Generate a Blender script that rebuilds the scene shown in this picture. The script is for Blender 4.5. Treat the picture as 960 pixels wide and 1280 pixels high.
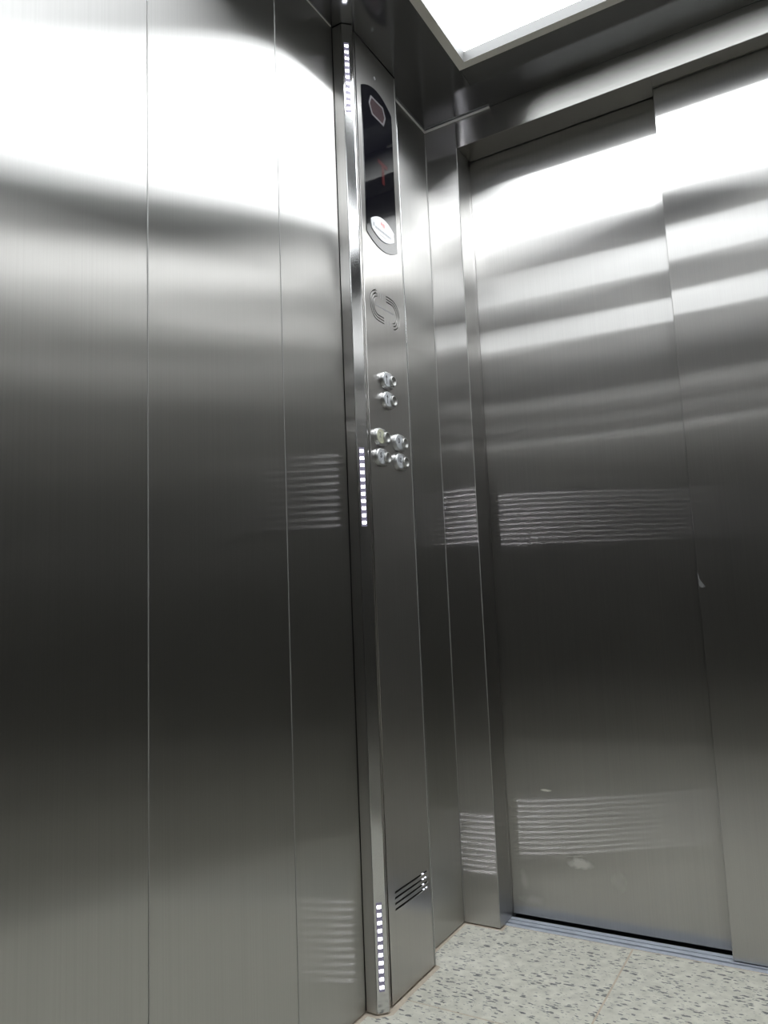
import bpy, bmesh, math, random
from mathutils import Vector, Matrix

for o in list(bpy.data.objects):
    bpy.data.objects.remove(o, do_unlink=True)
S = bpy.context.scene
C = S.collection
random.seed(4)

# ------------------------------------------------------------------ camera, world, exposure
CAM = Vector((0.84839, -1.77226, 0.77218))
YAW, PITCH, ROLL, FPX = 0.52589, 0.12565, -0.04115, 944.05
cy, sy, cp, sp = math.cos(YAW), math.sin(YAW), math.cos(PITCH), math.sin(PITCH)
fwd = Vector((-sy * cp, cy * cp, sp))
rgt = Vector((cy, sy, 0))
up = rgt.cross(fwd)
cr, sr = math.cos(ROLL), math.sin(ROLL)
r2, u2 = cr * rgt + sr * up, -sr * rgt + cr * up
cam = bpy.data.objects.new('camera', bpy.data.cameras.new('camera'))
C.objects.link(cam)
cam.data.sensor_fit = 'VERTICAL'
cam.data.sensor_height = 36.0
cam.data.lens = FPX * 36.0 / 1280.0
cam.data.clip_start = 0.01
m = Matrix((r2, u2, -fwd)).transposed().to_4x4()
m.translation = CAM
cam.matrix_world = m
S.camera = cam

w = bpy.data.worlds.new('world')
S.world = w
w.use_nodes = True
w.node_tree.nodes['Background'].inputs[0].default_value = (0.5, 0.55, 0.6, 1)
w.node_tree.nodes['Background'].inputs[1].default_value = 0.02

vs = S.view_settings
vs.view_transform = 'Standard'
vs.look = 'None'
vs.gamma = 1.0
vs.use_curve_mapping = False
vs.exposure = 0.12
S.cycles.max_bounces = 24
S.cycles.glossy_bounces = 20
S.cycles.use_adaptive_sampling = False
S.cycles.diffuse_bounces = 6

PANEL_L = [13.0, 4.4, 5.5]     # lamp output of the three rows of the ceiling light
LED_L = (14.0, 34.0)      # near row, far row

# ------------------------------------------------------------------ dimensions (metres)
W, B, HC, HD = 1.20, -2.33, 2.082, 2.0      # cab width, back wall y, ceiling, door head
CX = 0.094                                  # width of the narrow front column
DJ, DP, XS = 0.0893, 0.0496, 0.5962         # far leaf y, near leaf y, near leaf's edge
XR = 1.11                                   # right edge of the opening
PF = 0.037                                  # control plate face x

# ------------------------------------------------------------------ materials
def new_mat(name):
    mt = bpy.data.materials.new(name)
    mt.use_nodes = True
    nt = mt.node_tree
    nt.nodes.clear()
    out = nt.nodes.new('ShaderNodeOutputMaterial')
    return mt, nt, out

def N(nt, kind, **kw):
    n = nt.nodes.new(kind)
    for k, v in kw.items():
        if k.startswith('i_'):
            n.inputs[k[2:].replace('_', ' ')].default_value = v
        else:
            setattr(n, k, v)
    return n

def L(nt, a, b):
    nt.links.new(a, b)

def steel(name, col, rough, aniso, axis, streak=None, wave=0.0, wide=0.3, rough2=0.35, aniso2=0.6, grime=0.0, wscale=1.6, glint_smudge=()):
    """brushed stainless steel: two anisotropic lobes, grain along `axis`, sheet waviness in the relief"""
    mt, nt, out = new_mat(name)
    tc = N(nt, 'ShaderNodeTexCoord')
    tan = N(nt, 'ShaderNodeCombineXYZ')
    for k in range(3):
        tan.inputs[k].default_value = axis[k]
    mp = N(nt, 'ShaderNodeMapping')
    sc = [420.0, 420.0, 420.0]
    for k in range(3):
        if abs(axis[k]) > 0.5:
            sc[k] = 1.5
    mp.inputs['Scale'].default_value = sc
    L(nt, tc.outputs['Object'], mp.inputs['Vector'])
    grain = N(nt, 'ShaderNodeTexNoise', i_Scale=1.0, i_Detail=3.0)
    L(nt, mp.outputs[0], grain.inputs['Vector'])
    ramp = N(nt, 'ShaderNodeMapRange', i_From_Min=0.3, i_From_Max=0.7, i_To_Min=0.965, i_To_Max=1.03)
    L(nt, grain.outputs[0], ramp.inputs[0])
    mul = N(nt, 'ShaderNodeVectorMath', operation='SCALE')
    mul.inputs[0].default_value = col
    L(nt, ramp.outputs[0], mul.inputs['Scale'])
    g1 = N(nt, 'ShaderNodeBsdfAnisotropic', i_Roughness=rough, i_Anisotropy=aniso, distribution='BECKMANN')
    g2 = N(nt, 'ShaderNodeBsdfAnisotropic', i_Roughness=rough2, i_Anisotropy=aniso2)
    mix = N(nt, 'ShaderNodeMixShader')
    mix.inputs[0].default_value = wide
    for g in (g1, g2):
        L(nt, mul.outputs[0], g.inputs['Color'])
        L(nt, tan.outputs[0], g.inputs['Tangent'])
    L(nt, g1.outputs[0], mix.inputs[1])
    L(nt, g2.outputs[0], mix.inputs[2])
    last = mix
    if wave:
        nz = N(nt, 'ShaderNodeTexNoise', i_Scale=wscale, i_Detail=1.0)
        L(nt, tc.outputs['Object'], nz.inputs['Vector'])
        bp = N(nt, 'ShaderNodeBump', i_Strength=1.0, i_Distance=wave)
        L(nt, nz.outputs[0], bp.inputs['Height'])
        for g in (g1, g2):
            L(nt, bp.outputs[0], g.inputs['Normal'])
    if grime:
        # dull film on the metal: finger marks and cleaning haze scatter a little light
        df = N(nt, 'ShaderNodeBsdfDiffuse')
        df.inputs['Color'].default_value = (0.55, 0.54, 0.50, 1)
        nz2 = N(nt, 'ShaderNodeTexNoise', i_Scale=7.0, i_Detail=6.0, i_Roughness=0.65)
        L(nt, tc.outputs['Object'], nz2.inputs['Vector'])
        mr = N(nt, 'ShaderNodeMapRange', i_From_Min=0.35, i_From_Max=0.8, i_To_Min=grime * 0.6, i_To_Max=grime * 1.5)
        L(nt, nz2.outputs[0], mr.inputs[0])
        fac = mr.outputs[0]
        for sx, sz, rx, rz, amt in glint_smudge:      # painted reflections and cleaning residue on the leaf, each at its own spot
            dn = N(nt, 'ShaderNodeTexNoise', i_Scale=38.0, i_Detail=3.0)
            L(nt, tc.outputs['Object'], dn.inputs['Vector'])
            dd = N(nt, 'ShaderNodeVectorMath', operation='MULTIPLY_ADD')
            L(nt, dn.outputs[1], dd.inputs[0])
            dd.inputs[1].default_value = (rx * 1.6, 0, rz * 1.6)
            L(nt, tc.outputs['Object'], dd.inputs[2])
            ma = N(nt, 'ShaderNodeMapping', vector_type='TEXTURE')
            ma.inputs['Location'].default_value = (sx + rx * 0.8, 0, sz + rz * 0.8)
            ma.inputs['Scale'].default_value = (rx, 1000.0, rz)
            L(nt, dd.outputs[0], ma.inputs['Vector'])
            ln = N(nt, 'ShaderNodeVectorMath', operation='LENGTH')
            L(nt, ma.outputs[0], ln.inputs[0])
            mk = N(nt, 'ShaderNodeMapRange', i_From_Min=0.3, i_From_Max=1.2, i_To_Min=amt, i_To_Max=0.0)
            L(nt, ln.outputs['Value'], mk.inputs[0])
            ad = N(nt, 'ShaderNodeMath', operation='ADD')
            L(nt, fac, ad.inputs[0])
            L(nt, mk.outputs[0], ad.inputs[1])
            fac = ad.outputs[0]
        m2 = N(nt, 'ShaderNodeMixShader')
        L(nt, fac, m2.inputs[0])
        L(nt, mix.outputs[0], m2.inputs[1])
        L(nt, df.outputs[0], m2.inputs[2])
        last = m2
    L(nt, last.outputs[0], out.inputs[0])
    return mt

def pbr(name, col, rough=0.4, metal=0.0, noise=0.0, nscale=40.0, coat=0.0, emit=None, estr=0.0, spec=0.5):
    mt, nt, out = new_mat(name)
    b = N(nt, 'ShaderNodeBsdfPrincipled')
    b.inputs['Base Color'].default_value = (*col, 1)
    b.inputs['Roughness'].default_value = rough
    b.inputs['Metallic'].default_value = metal
    b.inputs['Coat Weight'].default_value = coat
    b.inputs['Specular IOR Level'].default_value = spec
    if emit:
        b.inputs['Emission Color'].default_value = (*emit, 1)
        b.inputs['Emission Strength'].default_value = estr
    if noise:
        tc = N(nt, 'ShaderNodeTexCoord')
        nz = N(nt, 'ShaderNodeTexNoise', i_Scale=nscale, i_Detail=4.0)
        L(nt, tc.outputs['Object'], nz.inputs['Vector'])
        mr = N(nt, 'ShaderNodeMapRange', i_From_Min=0.3, i_From_Max=0.7, i_To_Min=1 - noise, i_To_Max=1 + noise)
        L(nt, nz.outputs[0], mr.inputs[0])
        ml = N(nt, 'ShaderNodeVectorMath', operation='SCALE')
        ml.inputs[0].default_value = col
        L(nt, mr.outputs[0], ml.inputs['Scale'])
        L(nt, ml.outputs[0], b.inputs['Base Color'])
    L(nt, b.outputs[0], out.inputs[0])
    return mt

def emitter(name, col, s):
    mt, nt, out = new_mat(name)
    e = N(nt, 'ShaderNodeEmission', i_Strength=s)
    e.inputs['Color'].default_value = (*col, 1)
    L(nt, e.outputs[0], out.inputs[0])
    return mt

def granilite(name):
    """pale cast stone with dark grey flakes lying every way"""
    mt, nt, out = new_mat(name)
    b = N(nt, 'ShaderNodeBsdfPrincipled', i_Roughness=0.33)
    tc = N(nt, 'ShaderNodeTexCoord')
    cloud = N(nt, 'ShaderNodeTexNoise', i_Scale=45.0, i_Detail=5.0)
    L(nt, tc.outputs['Object'], cloud.inputs['Vector'])
    base = N(nt, 'ShaderNodeValToRGB')
    base.color_ramp.elements[0].position = 0.3
    base.color_ramp.elements[0].color = (0.60, 0.595, 0.52, 1)
    base.color_ramp.elements[1].position = 0.7
    base.color_ramp.elements[1].color = (0.79, 0.78, 0.69, 1)
    L(nt, cloud.outputs[0], base.inputs[0])
    cur = base.outputs[0]
    k = 0
    for ang, scale, keep, size, col in ((0.3, 40, 0.42, 0.34, (0.11, 0.12, 0.13)), (1.5, 52, 0.40, 0.34, (0.14, 0.15, 0.16)),
                                        (2.5, 30, 0.30, 0.27, (0.08, 0.085, 0.095)), (0.9, 95, 0.4, 0.34, (0.27, 0.28, 0.28))):
        mp = N(nt, 'ShaderNodeMapping')
        mp.inputs['Rotation'].default_value = (0, 0, ang)
        mp.inputs['Location'].default_value = (3.1 * k, 1.7 * k, 0)
        mp.inputs['Scale'].default_value = (1.0, 2.4, 1.0)
        L(nt, tc.outputs['Object'], mp.inputs['Vector'])
        wob = N(nt, 'ShaderNodeTexNoise', i_Scale=130.0, i_Detail=2.0)
        L(nt, tc.outputs['Object'], wob.inputs['Vector'])
        ad = N(nt, 'ShaderNodeVectorMath', operation='MULTIPLY_ADD')
        L(nt, wob.outputs[1], ad.inputs[0])
        ad.inputs[1].default_value = (0.018, 0.018, 0)
        L(nt, mp.outputs[0], ad.inputs[2])
        vo = N(nt, 'ShaderNodeTexVoronoi', voronoi_dimensions='2D', i_Scale=float(scale))
        L(nt, ad.outputs[0], vo.inputs['Vector'])
        sepc = N(nt, 'ShaderNodeSeparateColor')
        L(nt, vo.outputs['Color'], sepc.inputs[0])
        # only some cells hold a flake, each with its own size
        pick = N(nt, 'ShaderNodeMapRange', i_From_Min=1 - keep, i_From_Max=1.0, i_To_Min=0.0, i_To_Max=size)
        L(nt, sepc.outputs[0], pick.inputs[0])
        sub = N(nt, 'ShaderNodeMath', operation='SUBTRACT')
        L(nt, pick.outputs[0], sub.inputs[0])
        L(nt, vo.outputs['Distance'], sub.inputs[1])
        st = N(nt, 'ShaderNodeMapRange', i_From_Min=0.0, i_From_Max=0.07, i_To_Min=0.0, i_To_Max=0.85)
        L(nt, sub.outputs[0], st.inputs[0])
        mx = N(nt, 'ShaderNodeMix', data_type='RGBA')
        L(nt, st.outputs[0], mx.inputs[0])
        L(nt, cur, mx.inputs[6])
        mx.inputs[7].default_value = (*col, 1)
        cur = mx.outputs[2]
        k += 1
    L(nt, cur, b.inputs['Base Color'])
    L(nt, b.outputs[0], out.inputs[0])
    return mt

V = (0, 0, 1)
STEEL_C = (0.47, 0.463, 0.451)
M = {
    'wall': steel('brushed_steel_wall', STEEL_C, 0.16, 0.94, V, wave=0.00025, wide=0.5, rough2=0.34, aniso2=0.69, grime=0.008),
    'door': steel('brushed_steel_door', STEEL_C, 0.16, 0.94, V, wave=0.0006, wide=0.32, rough2=0.31, aniso2=0.68, grime=0.010, wscale=2.2),
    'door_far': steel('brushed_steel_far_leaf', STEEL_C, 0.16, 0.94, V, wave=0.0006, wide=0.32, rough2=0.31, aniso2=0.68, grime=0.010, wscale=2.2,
                      glint_smudge=((0.271, 0.145, 0.024, 0.012, 1.6), (0.198, 0.3085, 0.014, 0.003, 1.5), (0.125, 0.09, 0.010, 0.022, 0.2), (0.145, 0.045, 0.030, 0.010, 0.25), (0.36, 0.115, 0.016, 0.020, 0.15))),
    'post': steel('brushed_steel_column', STEEL_C, 0.16, 0.94, V, wide=0.35, rough2=0.30, aniso2=0.65, grime=0.008),
    'plate': steel('brushed_steel_plate', (0.50, 0.49, 0.475), 0.22, 0.55, V, wide=0.35, rough2=0.40, aniso2=0.4, grime=0.025),
    'ceil': steel('polished_steel_ceiling', (0.31, 0.315, 0.325), 0.13, 0.3, (0, 1, 0), wide=0.15, rough2=0.3, aniso2=0.3),
    'head': steel('brushed_steel_head', (0.38, 0.375, 0.36), 0.26, 0.8, (1, 0, 0), wide=0.25, rough2=0.32, aniso2=0.4),
    'mirror': steel('polished_steel_strip', (0.58, 0.58, 0.58), 0.16, 0.55, V, wide=0.1, rough2=0.3, aniso2=0.5),
    'chrome': pbr('polished_chrome', (0.58, 0.585, 0.59), 0.3, 1.0),
    'chrome_b': pbr('satin_chrome', (0.56, 0.57, 0.58), 0.28, 1.0),
    'face': pbr('pale_satin_face', (0.60, 0.62, 0.65), 0.5, 0.5),
    'dish': pbr('dished_steel', (0.42, 0.42, 0.41), 0.5, 1.0),
    'groove': pbr('dark_groove', (0.012, 0.012, 0.012), 0.6),
    'slot': pbr('slot_shadow', (0.006, 0.006, 0.005), 0.9, spec=0.1),
    'lens': pbr('black_glossy_lens', (0.004, 0.004, 0.006), 0.05, coat=0.3),
    'bezel': pbr('grey_bezel', (0.10, 0.095, 0.10), 0.5, 0.1),
    'window': pbr('smoked_window', (0.035, 0.028, 0.03), 0.15, emit=(1.0, 0.15, 0.22), estr=0.008),
    'red': pbr('red_display_segments', (0.02, 0.004, 0.005), 0.15, emit=(1.0, 0.12, 0.14), estr=0.03),
    'badge': pbr('white_enamel', (0.66, 0.66, 0.67), 0.2),
    'badge_red': pbr('red_print', (0.70, 0.30, 0.30), 0.3),
    'badge_grey': pbr('grey_print', (0.26, 0.27, 0.29), 0.3),
    'mark': pbr('engraved_black', (0.02, 0.02, 0.025), 0.5),
    'mark_soft': pbr('engraved_grey', (0.25, 0.25, 0.26), 0.5),
    'amber': pbr('lit_button_film', (0.50, 0.51, 0.42), 0.45, 0.3, emit=(0.85, 0.88, 0.40), estr=0.05),
    'led_near': emitter('white_led_near_row', (0.93, 0.93, 1.0), LED_L[0]),
    'led_far': emitter('white_led_far_row', (0.93, 0.93, 1.0), LED_L[1]),
    'slot_glint': emitter('grille_glint', (0.9, 0.9, 1.0), 2.0),
    'led_halo': pbr('violet_led_halo', (0.30, 0.28, 0.36), 0.3, emit=(0.6, 0.52, 1.0), estr=0.06),  # bloom around the lights, painted as a dim glowing violet strip
    'frame': pbr('grey_light_frame', (0.58, 0.56, 0.50), 0.5, 0.0, noise=0.04, nscale=25),
    'lip': pbr('dull_light_lip', (0.06, 0.06, 0.058), 0.6, 0.0),
    'leak_bead': pbr('pale_leak_bead', (0.72, 0.72, 0.70), 0.4, 0.3),
    'rail': pbr('dull_steel_rail', (0.16, 0.16, 0.155), 0.4, 0.6),
    'joint': pbr('bright_joint_strip', (0.30, 0.30, 0.29), 0.5, 0.6),
    'sill': pbr('aluminium_sill', (0.60, 0.65, 0.74), 0.45, 0.35, noise=0.08, nscale=30),
    'tile': granilite('speckled_stone_tile'),
    'grout': pbr('beige_grout', (0.62, 0.54, 0.44), 0.8, noise=0.10, nscale=60),
    'film': pbr('torn_clear_film', (0.15, 0.15, 0.15), 0.5, noise=0.2, nscale=120),
    'stain': pbr('cement_splash', (0.50, 0.49, 0.44), 0.7, noise=0.25, nscale=150),
}
for r in range(3):
    M['diff%d' % r] = emitter('light_diffuser_row_%d' % r, (0.94, 0.975, 1.0), PANEL_L[r])

# ------------------------------------------------------------------ mesh helpers
def link(name, me, mat, parent=None, kind=None, label=None):
    o = bpy.data.objects.new(name, me)
    C.objects.link(o)
    if mat:
        me.materials.append(M[mat])
    if parent:
        o.parent = parent
    if kind:
        o['kind'] = kind
    if label:
        o['label'] = label
    return o

def bm_box(bm, lo, hi, bev=0.0, seg=2):
    r = bmesh.ops.create_cube(bm, size=1.0)
    vs_ = r['verts']
    for v in vs_:
        for k in range(3):
            v.co[k] = (lo[k] + hi[k]) / 2 + v.co[k] * (hi[k] - lo[k])
    if bev:
        es = {e for v in vs_ for e in v.link_edges}
        bmesh.ops.bevel(bm, geom=list(es), offset=bev, segments=seg, profile=0.5, affect='EDGES')

def box(name, lo, hi, mat, parent=None, bev=0.0, kind=None, label=None, seg=2):
    bm = bmesh.new()
    bm_box(bm, lo, hi, bev, seg)
    me = bpy.data.meshes.new(name)
    bm.to_mesh(me)
    bm.free()
    return link(name, me, mat, parent, kind, label)

def boxes(name, lst, mat, parent=None, kind=None, label=None, bev=0.0):
    bm = bmesh.new()
    for lo, hi in lst:
        bm_box(bm, lo, hi, bev)
    me = bpy.data.meshes.new(name)
    bm.to_mesh(me)
    bm.free()
    return link(name, me, mat, parent, kind, label)

def prism(name, plan, z0, z1, mat, parent=None, kind=None, label=None, smooth=False):
    """plan: list of (x, y) counter-clockwise, extruded from z0 to z1"""
    bm = bmesh.new()
    lo = [bm.verts.new((x, y, z0)) for x, y in plan]
    hi = [bm.verts.new((x, y, z1)) for x, y in plan]
    n = len(plan)
    for i in range(n):
        f = bm.faces.new((lo[i], lo[(i + 1) % n], hi[(i + 1) % n], hi[i]))
        f.smooth = smooth
    bm.faces.new(lo[::-1])
    bm.faces.new(hi)
    bmesh.ops.recalc_face_normals(bm, faces=bm.faces)
    me = bpy.data.meshes.new(name)
    bm.to_mesh(me)
    bm.free()
    return link(name, me, mat, parent, kind, label)

def plate(name, loops, x0, x1, mat, parent=None, bev=0.0, label=None, res=1):
    """flat sheet in the (y, z) plane with holes, from x0 (back) to x1 (front)"""
    cu = bpy.data.curves.new('outline', 'CURVE')
    cu.dimensions = '2D'
    cu.fill_mode = 'BOTH'
    t = (x1 - x0) / 2
    cu.extrude = max(t - bev, 1e-5)
    cu.bevel_depth = bev
    cu.bevel_resolution = res
    cu.offset = -bev
    for lp in loops:
        s = cu.splines.new('POLY')
        s.points.add(len(lp) - 1)
        for p_, (a, b) in zip(s.points, lp):
            p_.co = (a, b, 0, 1)
        s.use_cyclic_u = True
    tmp = bpy.data.objects.new('tmp', cu)
    C.objects.link(tmp)
    dg = bpy.context.evaluated_depsgraph_get()
    me = bpy.data.meshes.new_from_object(tmp.evaluated_get(dg))
    bpy.data.objects.remove(tmp)
    bpy.data.curves.remove(cu)
    me.name = name
    xm = (x0 + x1) / 2
    for v in me.vertices:
        a, b, h = v.co
        v.co = (xm + h, a, b)
    me.materials.clear()
    return link(name, me, mat, parent, None, label)

def ribbon(pts, wd):
    """closed outline of a stroke of width wd along pts"""
    a, b = [], []
    n = len(pts)
    for i in range(n):
        p0, p1 = pts[max(i - 1, 0)], pts[min(i + 1, n - 1)]
        dx, dy = p1[0] - p0[0], p1[1] - p0[1]
        l = math.hypot(dx, dy) or 1
        nx, ny = -dy / l * wd / 2, dx / l * wd / 2
        a.append((pts[i][0] + nx, pts[i][1] + ny))
        b.append((pts[i][0] - nx, pts[i][1] - ny))
    return a + b[::-1]

def arc(cx_, cz_, r, a0, a1, n=10):
    return [(cx_ + r * math.cos(math.radians(a0 + (a1 - a0) * i / n)), cz_ + r * math.sin(math.radians(a0 + (a1 - a0) * i / n))) for i in range(n + 1)]

def stadium(cx_, cz_, wd, h, n=12):
    r = h / 2
    return arc(cx_ + wd / 2 - r, cz_, r, -90, 90, n) + arc(cx_ - wd / 2 + r, cz_, r, 90, 270, n)

def loft(name, rings, mat, parent=None, cap0=False, cap1=True, label=None):
    """rings: lists of 3-D points of equal length"""
    bm = bmesh.new()
    rv = [[bm.verts.new(p_) for p_ in r] for r in rings]
    n = len(rings[0])
    for a, b in zip(rv, rv[1:]):
        for i in range(n):
            f = bm.faces.new((a[i], a[(i + 1) % n], b[(i + 1) % n], b[i]))
            f.smooth = True
    if cap1:
        bm.faces.new(rv[-1])
    if cap0:
        bm.faces.new(rv[0][::-1])
    bmesh.ops.recalc_face_normals(bm, faces=bm.faces)
    me = bpy.data.meshes.new(name)
    bm.to_mesh(me)
    bm.free()
    return link(name, me, mat, parent, None, label)

def text_mesh(name, txt, size, y, z, x, mat, parent, depth=0.0006, label=None):
    """lettering lying on the plate; centred on (y, z)"""
    cu = bpy.data.curves.new('lettering', 'FONT')
    cu.body = txt
    cu.size = size
    cu.align_x = 'CENTER'
    cu.align_y = 'CENTER'
    cu.extrude = depth / 2
    cu.resolution_u = 3
    tmp = bpy.data.objects.new('tmp', cu)
    C.objects.link(tmp)
    dg = bpy.context.evaluated_depsgraph_get()
    me = bpy.data.meshes.new_from_object(tmp.evaluated_get(dg))
    bpy.data.objects.remove(tmp)
    bpy.data.curves.remove(cu)
    for v in me.vertices:
        a, b, h = v.co
        v.co = (x + h, y + a, z + b)
    me.materials.clear()
    return link(name, me, mat, parent, None, label)

# ------------------------------------------------------------------ floor
floor = box('floor', (-0.02, B - 0.02, -0.06), (W + 0.02, 0.03, -0.0006), 'grout', kind='structure')
jx = [0.004, 0.395, 0.79, W - 0.004]
jy = [0.026, -0.381, -0.776, -1.171, -1.566, -1.961, B + 0.004]
G = 0.0019
for i in range(len(jx) - 1):
    for j in range(len(jy) - 1):
        x0, x1, y0, y1 = jx[i] + G, jx[i + 1] - G, jy[j + 1] + G, jy[j] - G
        parts = [(x0, x1, y0, y1)]
        if j == 0:                       # the tile by the door is cut round the column
            if i == 0:
                pl = [(0.0475, y0), (x1, y0), (x1, y1), (CX + 0.007, y1), (CX + 0.007, -0.007), (0.007, -0.007), (0.007, -0.214), (0.0475, -0.230)]
                prism('tile', pl, -0.02, 0.0, 'tile', floor)
                continue
            if i == len(jx) - 2:
                y1 = -0.006
        if j == 1 and i == 0:
            pl = [(x0 + 0.003, y0), (x1, y0), (x1, y1), (0.049, y1), (0.051, -0.442), (0.029, -0.467), (x0 + 0.003, -0.467)]
            prism('tile', pl, -0.02, 0.0, 'tile', floor)
            continue
        box('tile', (x0, y0, -0.02), (x1, y1, 0.0), 'tile', floor, bev=0.0006, seg=1)

# ------------------------------------------------------------------ walls
wl = box('wall_left', (-0.05, B - 0.02, 0.0), (-0.004, 0.0, HC + 0.04), 'groove', kind='structure')
ys = [-0.4585, -0.668, -0.998, -1.328, -1.658, B]
for a, b in zip(ys, ys[1:]):
    box('wall_panel', (-0.003, b + 0.0006, 0.002), (0.0, a - 0.0006, HC - 0.001), 'wall', wl, bev=0.0009)
box('wall_panel', (-0.003, -0.224, 0.002), (0.0, -0.0006, HC - 0.001), 'wall', wl, bev=0.0006)

for yj in ys[1:-1]:
    box('joint_strip', (-0.0028, yj - 0.0012, 0.003), (0.0006, yj + 0.0012, HC - 0.003), 'joint', wl, bev=0.0004, seg=1)

wb = box('wall_back', (-0.05, B - 0.05, 0.0), (W + 0.05, B - 0.004, HC + 0.04), 'groove', kind='structure')
n = 5
for i in range(n):
    box('wall_panel', (W * i / n + 0.0006, B - 0.003, 0.002), (W * (i + 1) / n - 0.0006, B, HC - 0.001), 'wall', wb, bev=0.0009)

wr = box('wall_right', (W + 0.004, B - 0.02, 0.0), (W + 0.05, 0.0, HC + 0.04), 'groove', kind='structure')
n = 6
for i in range(n):
    box('wall_panel', (W, B * (i + 1) / n + 0.0006, 0.002), (W + 0.003, B * i / n - 0.0006, HC - 0.001), 'wall', wr, bev=0.0009)

# front wall: narrow column, transom over the doors, return panel to the right
wf = box('wall_front', (-0.05, 0.012, HD + 0.03), (W + 0.05, 0.16, HC + 0.04), 'groove', kind='structure')
box('front_column', (-0.003, 0.0, 0.002), (CX, 0.075, HC), 'post', wf, bev=0.0012)
box('door_jamb', (-0.003, 0.0755, 0.002), (CX, 0.0875, HD + 0.02), 'post', wf, bev=0.0006)
box('transom', (CX + 0.0004, 0.0002, HD), (W, 0.0030, HC), 'head', wf, bev=0.0008)
box('head_strip', (CX + 0.0004, 0.0034, HD + 0.0006), (W, 0.0440, HD + 0.02), 'head', wf, bev=0.0006)
box('head_strip', (CX + 0.0004, 0.0452, HD + 0.0030), (W, 0.0860, HD + 0.02), 'head', wf, bev=0.0010)
box('corner_bead', (0.0, -0.0016, 0.003), (0.0016, -0.0001, HC - 0.007), 'joint', wf, bev=0.0005, seg=1)
box('corner_bead', (CX - 0.0018, -0.0005, 0.003), (CX + 0.0002, 0.0012, HD), 'joint', wf, bev=0.0004, seg=1)
box('return_panel', (XR, 0.0, 0.002), (W + 0.003, 0.03, HD - 0.0003), 'post', wf, bev=0.0012)

# ------------------------------------------------------------------ doors (two telescopic leaves) and sill
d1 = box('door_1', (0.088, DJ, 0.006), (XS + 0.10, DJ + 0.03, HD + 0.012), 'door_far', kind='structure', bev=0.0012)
d1['label'] = 'far sliding door leaf, its right edge behind the near leaf'
d2 = box('door_2', (XS, DP, 0.0045), (XR + 0.06, DP + 0.03, HD + 0.003), 'door', kind='structure', bev=0.0014)
d2['label'] = 'near sliding door leaf at the right edge of the photo'

def blob(name, cx_, cz_, rx, rz, y, mat, parent, n=18, seed=1):
    rnd = random.Random(seed)
    ph = [rnd.uniform(0, 6.28) for _ in range(3)]
    ring0, ring1 = [], []
    for i in range(n):
        a = 2 * math.pi * i / n
        k = 1 + 0.22 * math.sin(2 * a + ph[0]) + 0.16 * math.sin(3 * a + ph[1]) + 0.1 * math.sin(5 * a + ph[2])
        ring0.append((cx_ + rx * k * math.cos(a), y + 0.0002, cz_ + rz * k * math.sin(a)))
        ring1.append((cx_ + rx * k * 0.8 * math.cos(a), y - 0.0005, cz_ + rz * k * 0.8 * math.sin(a)))
    return loft(name, [ring0, ring1], mat, parent)

# torn bit of protective film caught on the near leaf's edge
fs = loft('film_scrap', [[(0.5965, DP - 0.0002, 0.826), (0.600, DP - 0.0002, 0.806), (0.611, DP - 0.0002, 0.789), (0.604, DP - 0.0002, 0.786), (0.5975, DP - 0.0002, 0.790)],
                    [(0.5968, DP - 0.0012, 0.822), (0.599, DP - 0.0016, 0.806), (0.608, DP - 0.0014, 0.791), (0.604, DP - 0.0015, 0.788), (0.598, DP - 0.0012, 0.792)]],
     'film')

fs['label'] = 'small torn scrap of protective film on the edge of the near door leaf'
fs['category'] = 'film scrap'

X0, X1 = CX - 0.004, XR + 0.09
sill = boxes('trim_1', [((X0, 0.028, -0.03), (X1, 0.130, -0.010)),
                        ((X0, 0.028, -0.010), (X1, 0.0400, 0.0012)),
                        ((X0, 0.0460, -0.010), (X1, 0.0600, 0.0018)),
                        ((X0, 0.0650, -0.010), (X1, 0.0790, 0.0018))], 'sill', kind='structure', bev=0.0006)
for ya, yb in ((0.0402, 0.0458), (0.0602, 0.0648), (0.0792, 0.1290)):
    box('sill_groove', (X0, ya, -0.0102), (X1, yb, -0.006), 'groove', sill)

# ------------------------------------------------------------------ ceiling and its light
FX = [(0.187, 1.013)]               # outer frame of each light cell
FY = [(-0.618, -0.172), (-1.248, -0.838), (-1.880, -1.458)]
ceil = box('ceiling', (-0.05, B - 0.05, HC + 0.040), (W + 0.05, 0.15, HC + 0.07), 'groove', kind='structure')
def cpanel(x0, x1, y0, y1):
    box('ceiling_panel', (x0 + 0.0004, y0 + 0.0004, HC), (x1 - 0.0004, y1 - 0.0004, HC + 0.004), 'ceil', ceil, bev=0.0006)
cpanel(0.0, FX[0][0], B, 0.0)
cpanel(FX[0][1], W, B, 0.0)
xa, xb = FX[0][0], FX[0][1]
cpanel(xa, xb, FY[0][1], 0.0)
cpanel(xa, xb, FY[1][1], FY[0][0])
cpanel(xa, xb, FY[2][1], FY[1][0])
cpanel(xa, xb, B, FY[2][0])
light = bpy.data.objects.new('ceiling_light', None)
C.objects.link(light)
light.location = (W / 2, B / 2, HC)
light['label'] = 'bright white recessed ceiling light in a grey frame above the doors'
light['category'] = 'ceiling light'
FW, REC = 0.022, 0.022
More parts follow.
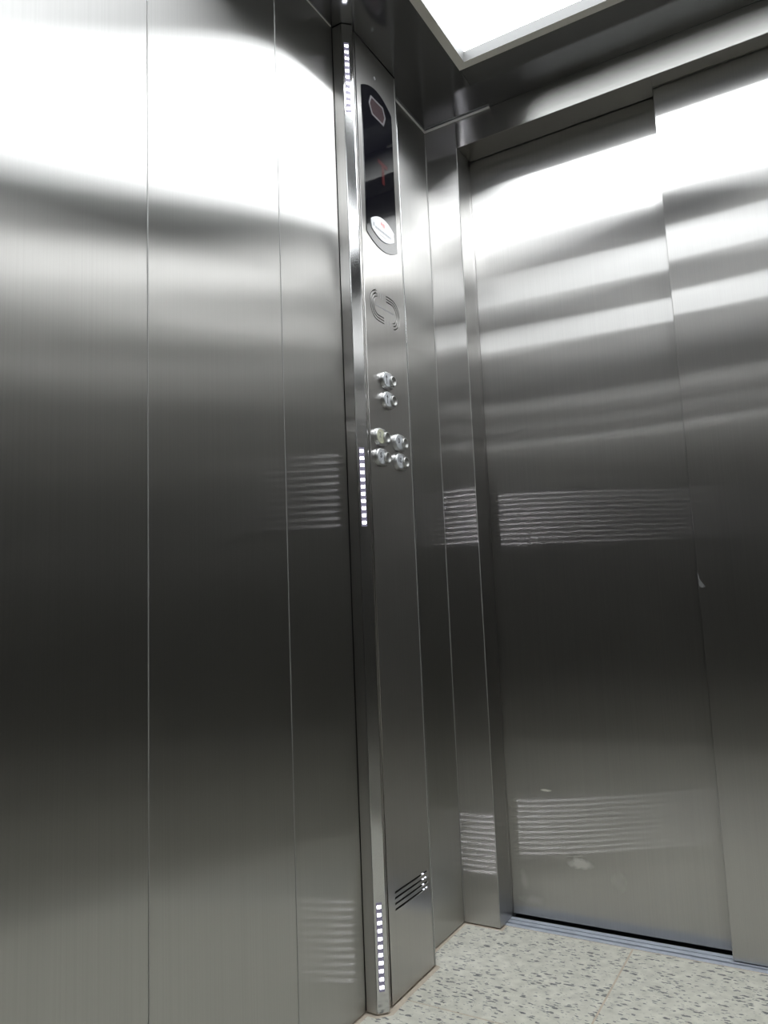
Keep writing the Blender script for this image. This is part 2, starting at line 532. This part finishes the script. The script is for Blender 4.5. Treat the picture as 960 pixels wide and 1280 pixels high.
for r, (y0, y1) in enumerate(FY):
    for x0, x1 in FX:
        bm = bmesh.new()
        def ring(dx, z):
            return [bm.verts.new(p_) for p_ in ((x0 + dx, y0 + dx, z), (x1 - dx, y0 + dx, z), (x1 - dx, y1 - dx, z), (x0 + dx, y1 - dx, z))]
        rs = [ring(0.0003, HC + 0.004), ring(0.0003, HC - 0.003), ring(FW, HC - 0.003), ring(FW + 0.003, HC + REC), ring(FW - 0.004, HC + REC + 0.004)]
        for q_, (a, b) in enumerate(zip(rs, rs[1:])):
            for k in range(4):
                fc = bm.faces.new((a[k], b[k], b[(k + 1) % 4], a[(k + 1) % 4]))
                fc.material_index = 1 if q_ >= 2 else 0
        bmesh.ops.recalc_face_normals(bm, faces=bm.faces)
        me = bpy.data.meshes.new('light_frame')
        bm.to_mesh(me)
        bm.free()
        f = link('light_frame', me, 'frame', light)
        me.materials.append(M['lip'])
        d = box('light_diffuser', (x0 + FW - 0.003, y0 + FW - 0.003, HC + REC), (x1 - FW + 0.003, y1 - FW + 0.003, HC + REC + 0.003), 'diff%d' % r, light)
        for q in (f, d):
            q.matrix_parent_inverse = Matrix.Translation(-Vector(light.location))

# bright bead along the wall tops, added in place of light leaking at the ceiling gap
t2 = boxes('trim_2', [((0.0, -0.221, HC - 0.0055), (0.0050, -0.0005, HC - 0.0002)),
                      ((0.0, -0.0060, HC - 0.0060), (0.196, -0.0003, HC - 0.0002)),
                      ((0.0, B, HC - 0.0030), (0.0030, -0.4625, HC - 0.0002))], 'leak_bead', kind='structure', bev=0.0020)

# ------------------------------------------------------------------ control column
col = bpy.data.objects.new('control_panel', None)
C.objects.link(col)
col['label'] = 'tall brushed steel control column with black display, buttons and rows of white lights'
col['category'] = 'control panel'

A, Bp, Cp = (0.0245, -0.4572), (0.0425, -0.4405), (0.0385, -0.4300)
# body behind the plate
prism('body', [(0.001, -0.4572), (0.0240, -0.4572), (0.0240, -0.430), (PF - 0.006, -0.424), (PF - 0.006, -0.2240), (0.001, -0.2240)][::1], 0.002, HC - 0.002, 'post', col)
# polished chamfer strip that holds the lights, rounded outer edges
def fillet(pts, r=0.0022, n=4):
    out = []
    k = len(pts)
    for i in range(k):
        p0, p1, p2 = Vector(pts[i - 1]), Vector(pts[i]), Vector(pts[(i + 1) % k])
        a, b = (p0 - p1), (p2 - p1)
        rr = min(r, a.length * 0.4, b.length * 0.4)
        s, e = p1 + a.normalized() * rr, p1 + b.normalized() * rr
        for t in range(n + 1):
            t /= n
            out.append(tuple((1 - t) ** 2 * s + 2 * t * (1 - t) * p1 + t * t * e))
    return out
prism('chamfer_strip', fillet([(0.0242, -0.4574), (0.0262, -0.4574), Bp, Cp, (0.0242, -0.4300)]), 0.002, HC - 0.002, 'mirror', col, smooth=False)

prism('chamfer_strip', fillet([(0.0242, -0.2340), (0.0374, -0.2340), (0.0378, -0.2325), (0.0262, -0.2215), (0.0242, -0.2215)]), 0.002, HC - 0.002, 'mirror', col, smooth=False)

# face plate with display opening, speaker slots and vent slots
y0, y1 = -0.4195, -0.2390
outer = [(y0, 0.004), (y1, 0.004), (y1, HC - 0.002), (y0, HC - 0.002)]
loops = [outer]
# speaker: three nested rounded outlines, each broken at the top and the bottom
sc_y, sc_z = -0.331, 1.4453
sp_slots = []
for k in range(3):
    hw, hh = 0.0650 - 0.0070 * k, 0.0350 - 0.0066 * k
    r = hh * 0.92
    left = [(-0.3675, sc_z + hh)] + arc(sc_y - hw + r, sc_z + hh - r, r, 90, 180, 7) + arc(sc_y - hw + r, sc_z - hh + r, r, 180, 270, 7) + [(-0.3375, sc_z - hh)]
    right = [(-0.2950, sc_z - hh)] + arc(sc_y + hw - r, sc_z - hh + r, r, 270, 360, 7) + arc(sc_y + hw - r, sc_z + hh - r, r, 0, 90, 7) + [(-0.3245, sc_z + hh)]
    sp_slots += [ribbon(left, 0.0025), ribbon(right, 0.0025)]
loops += sp_slots
vents = []
for k in range(4):
    z = 0.2035 - 0.0108 * k
    vents.append([(-0.3930, z - 0.0019), (-0.2515, z - 0.0030), (-0.2515, z + 0.0008), (-0.3930, z + 0.0019)])
loops += vents
fp = plate('face_plate', loops, PF - 0.0020, PF, 'plate', col, bev=0.0003)
box('plate_backing', (PF - 0.0065, y0 + 0.004, 0.02), (PF - 0.0045, y1 - 0.004, HC - 0.02), 'slot', col)
# bright folded edges of the plate and dark gap beside the strip
box('plate_edge', (PF - 0.012, y1 + 0.0003, 0.004), (PF + 0.0002, y1 + 0.0048, HC - 0.002), 'joint', col, bev=0.0010)
box('plate_edge', (PF - 0.012, y0 - 0.0060, 0.004), (PF - 0.0022, y0 - 0.0003, HC - 0.002), 'plate', col, bev=0.0006)

# marks in the gaps and lettering line of the speaker
for yy, zz in ((-0.351, sc_z + 0.027), (-0.342, sc_z + 0.027), (-0.321, sc_z - 0.027), (-0.311, sc_z - 0.027)):
    box('speaker_mark', (PF - 0.0002, yy - 0.0007, zz - 0.006), (PF + 0.0002, yy + 0.0007, zz + 0.006), 'mark_soft', col)
lst = []
yy = -0.3735
rnd = random.Random(8)
while yy < -0.290:
    wd = rnd.choice((0.0016, 0.0024, 0.003))
    hz = rnd.choice((0.0028, 0.0036, 0.0030))
    lst.append(((PF - 0.0002, yy, sc_z - hz / 2), (PF + 0.0002, yy + wd, sc_z + hz / 2)))
    yy += wd + 0.0011
boxes('speaker_lettering', lst, 'mark_soft', col)
# rivet above the display
loft('rivet', [[(PF + h, -0.3353 + r * math.cos(t * math.pi / 6), 2.0184 + r * math.sin(t * math.pi / 6)) for t in range(12)]
               for h, r in ((-0.0005, 0.0042), (0.0008, 0.0040), (0.0014, 0.0024))], 'chrome_b', col)

# display lens: straight sides, bowed ends
ly0, ly1 = -0.4010, -0.2615
def bow(za, zm, n=14):
    return [(ly0 + (ly1 - ly0) * i / n, za + (zm - za) * (1 - (2 * i / n - 1) ** 2)) for i in range(n + 1)]
lens = bow(1.6075, 1.5870)
lens += [(y_, z_) for y_, z_ in bow(1.9620, 1.9880)[::-1]]
plate('display_lens', [lens], PF - 0.001, PF + 0.0015, 'lens', col, bev=0.0005, label='black glossy display lens with bowed ends')
LX = PF + 0.0015
hexo = [(-0.3710, 1.9360), (-0.3590, 1.9115), (-0.3040, 1.9115), (-0.2930, 1.9380), (-0.3045, 1.9605), (-0.3610, 1.9590)]
cyh, czh = -0.3320, 1.9360
hexi = [(cyh + (a - cyh) * 0.86, czh + (b - czh) * 0.80) for a, b in hexo]
ind = plate('indicator_bezel', [hexo, hexi], LX - 0.0005, LX + 0.0012, 'bezel', col, bev=0.0004)
plate('indicator_window', [hexi], LX - 0.0006, LX + 0.0004, 'window', ind)
# floor letter of the display
plate('floor_letter', [[(-0.338, 1.813), (-0.338, 1.803), (-0.322, 1.803), (-0.322, 1.757), (-0.310, 1.757), (-0.310, 1.803), (-0.294, 1.803), (-0.294, 1.813)]],
      LX - 0.0004, LX + 0.0002, 'red', col, label='dim red letter on the black lens')
# maker's badge
bn = 12
bl = [(-0.3815 + 0.103 * i / bn, 1.6245 + (1.6080 - 1.6245) * (1 - (2 * i / bn - 1) ** 2) + 0.004 * i / bn) for i in range(bn + 1)]
bu = [(-0.3815 + 0.103 * i / bn, 1.6460 + (1.6640 - 1.6460) * (1 - (2 * i / bn - 1) ** 2) + 0.005 * i / bn) for i in range(bn + 1)]
badge = plate('maker_badge', [bl + bu[::-1]], LX - 0.0004, LX + 0.0016, 'badge', col, bev=0.0004, label='white lens-shaped badge with a small red emblem')
BX = LX + 0.0016
plate('badge_emblem', [arc(-0.336, 1.6510, 0.0042, 0, 360, 12)[:-1], arc(-0.326, 1.6500, 0.0050, 0, 360, 12)[:-1],
                       [(-0.334, 1.6475), (-0.321, 1.6475), (-0.327, 1.6395)]], BX - 0.0003, BX + 0.0003, 'badge_red', badge)
lst = [((BX - 0.0002, -0.3745, 1.6310), (BX + 0.0002, -0.3690, 1.6395))]
yy = -0.3660
while yy < -0.296:
    wd = rnd.choice((0.0018, 0.003, 0.004))
    lst.append(((BX - 0.0002, yy, 1.6290 + 0.04 * (yy + 0.366) * 0.1), (BX + 0.0002, yy + wd, 1.6345)))
    yy += wd + 0.0016
lst.append(((BX - 0.0002, -0.345, 1.6205), (BX + 0.0002, -0.315, 1.6220)))
boxes('badge_lettering', lst, 'badge_grey', badge)

# push buttons: oval chrome base, engraved plate on the left, dished pin on the right
def button(yc, zc, mark, lit=False):
    root = loft('push_button', [[(PF + h, yc + a, zc + b) for a, b in stadium(0, 0, 0.053 - 2 * d, 0.0375 - 2 * d, 12)]
                                for h, d in ((-0.0005, 0.0), (0.0062, 0.0), (0.0080, 0.0008), (0.0088, 0.0026))], 'chrome', col)
    fx = PF + 0.0088
    film = plate('engraved_plate', [[(yc + a, zc + b) for a, b in stadium(-0.0075, 0, 0.0345, 0.0315, 8)]], fx - 0.0004, fx + 0.0003, 'amber' if lit else 'face', root)
    if lit:
        film['label'] = 'yellow lit engraved plate'
    n = 20
    rings = []
    for h, r in ((-0.0005, 0.0122), (0.0048, 0.0122), (0.0060, 0.0114), (0.0060, 0.0098), (0.0044, 0.0088), (0.0028, 0.0062), (0.0022, 0.0028)):
        rings.append([(fx + h, yc + 0.0120 + r * math.cos(2 * math.pi * t / n), zc + r * math.sin(2 * math.pi * t / n)) for t in range(n)])
    loft('button_pin', rings, 'dish', root)
    x = fx + 0.0006
    ym = yc - 0.0115
    if mark == 'arrow':
        plate('arrow_mark', [[(ym - 0.0009, zc - 0.010), (ym + 0.0009, zc - 0.010), (ym + 0.0009, zc + 0.004), (ym + 0.0038, zc + 0.004), (ym, zc + 0.0105), (ym - 0.0038, zc + 0.004), (ym - 0.0009, zc + 0.004)]],
              x - 0.0004, x + 0.0001, 'mark', root)
    else:
        text_mesh('floor_mark', mark, 0.0165, ym, zc + 0.002, x, 'mark_soft' if lit else 'mark', root)
        boxes('raised_dots', [((x - 0.0006, ym - 0.004 + 0.003 * a, zc - 0.0105 + 0.003 * b), (x + 0.0003, ym - 0.0028 + 0.003 * a, zc - 0.0093 + 0.003 * b))
                              for a, b in ((0, 0), (0, 1), (1, 0), (2, 1))], 'chrome', root)
    return root
HALF = 0.0265
button(-0.3688 + HALF, 1.2751, 'arrow')
button(-0.3688 + HALF, 1.2298, 'arrow')
button(-0.4072 + HALF, 1.1395, '2', True)
button(-0.3250 + HALF, 1.1405, '0')
button(-0.4072 + HALF, 1.0950, 'S')
button(-0.3245 + HALF, 1.0965, '10')

# vents: reflected glints at the slots, drawn as small glowing specks
boxes('glint_specks', [((PF - 0.0042, y_ - 0.0011, z_ - 0.0012), (PF + 0.0002, y_ + 0.0011, z_ + 0.0012)) for y_, z_ in
                       ((-0.2705, 0.2020), (-0.2590, 0.1915), (-0.2705, 0.1915), (-0.2705, 0.1810), (-0.2575, 0.1705), (-0.2695, 0.1705))], 'slot_glint', col)

# three rows of eleven lights on each chamfer strip, the far one seen only in the doors and the front column
def strip_box(bm, mid, dr, nr, half, z0, z1, d0, d1, bev):
    r = bmesh.ops.create_cube(bm, size=1.0)
    for v in r['verts']:
        s, dpt, z = v.co.x, v.co.y, v.co.z
        q = mid + dr * (s * 2 * half) + nr * (d0 if dpt < 0 else d1)
        v.co = (q.x, q.y, z0 if z < 0 else z1)
    if bev:
        es = {e for v in r['verts'] for e in v.link_edges}
        bmesh.ops.bevel(bm, geom=list(es), offset=bev, segments=2, profile=0.5, affect='EDGES')
    bmesh.ops.recalc_face_normals(bm, faces=bm.faces)

def led_rows(pa, pb, frac, side):
    pa, pb = Vector(pa), Vector(pb)
    dr = (pb - pa).normalized()
    nr = Vector((dr.y, -dr.x)) * side
    mid = pa + (pb - pa) * frac
    for zt, zb in ((1.0985, 0.9480), (0.1955, 0.0495), (2.0265, 1.8740)):
        bm = bmesh.new()
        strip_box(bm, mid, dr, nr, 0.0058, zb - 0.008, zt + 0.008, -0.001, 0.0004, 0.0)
        me = bpy.data.meshes.new('led_halo')
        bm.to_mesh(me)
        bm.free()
        strip = link('led_strip', me, 'led_halo', col)
        strip['label'] = 'row of white lights with a pale violet halo strip around them'
        for k in range(11):
            z = zt + (zb - zt) * k / 10
            bm = bmesh.new()
            strip_box(bm, mid, dr, nr, 0.0040, z - 0.0030, z + 0.0030, -0.0005, 0.0007, 0.0)
            me = bpy.data.meshes.new('led')
            bm.to_mesh(me)
            bm.free()
            link('led', me, 'led_halo', strip)
            me.materials.append(M['led_near' if side > 0 else 'led_far'])      # only the front face shines
            front = max(me.polygons, key=lambda f: f.center.x * nr.x + f.center.y * nr.y)
            front.material_index = 1
led_rows((0.0262, -0.4574), Bp, 0.42, 1)
led_rows((0.0262, -0.2215), (0.0378, -0.2325), 0.5, -1)

# ------------------------------------------------------------------ handrail on the back wall (seen only in the doors)
def tube(name, p0, p1, r, mat, parent=None, kind=None, n=14):
    p0, p1 = Vector(p0), Vector(p1)
    d = (p1 - p0).normalized()
    a = d.orthogonal().normalized()
    b = d.cross(a)
    rings = [[p + a * rr * math.cos(2 * math.pi * i / n) + b * rr * math.sin(2 * math.pi * i / n) for i in range(n)]
             for p, rr in ((p0, r * 0.8), (p0 + d * 0.004, r), (p1 - d * 0.004, r), (p1, r * 0.8))]
    o = loft(name, rings, mat, parent, cap0=True)
    if kind:
        o['kind'] = kind
    return o
rail = tube('trim_3', (0.22, B + 0.055, 0.95), (W - 0.22, B + 0.055, 0.95), 0.009, 'rail', kind='structure')
for x in (0.35, W / 2, W - 0.35):
    tube('rail_bracket', (x, B + 0.001, 0.945), (x, B + 0.046, 0.945), 0.006, 'rail', rail)
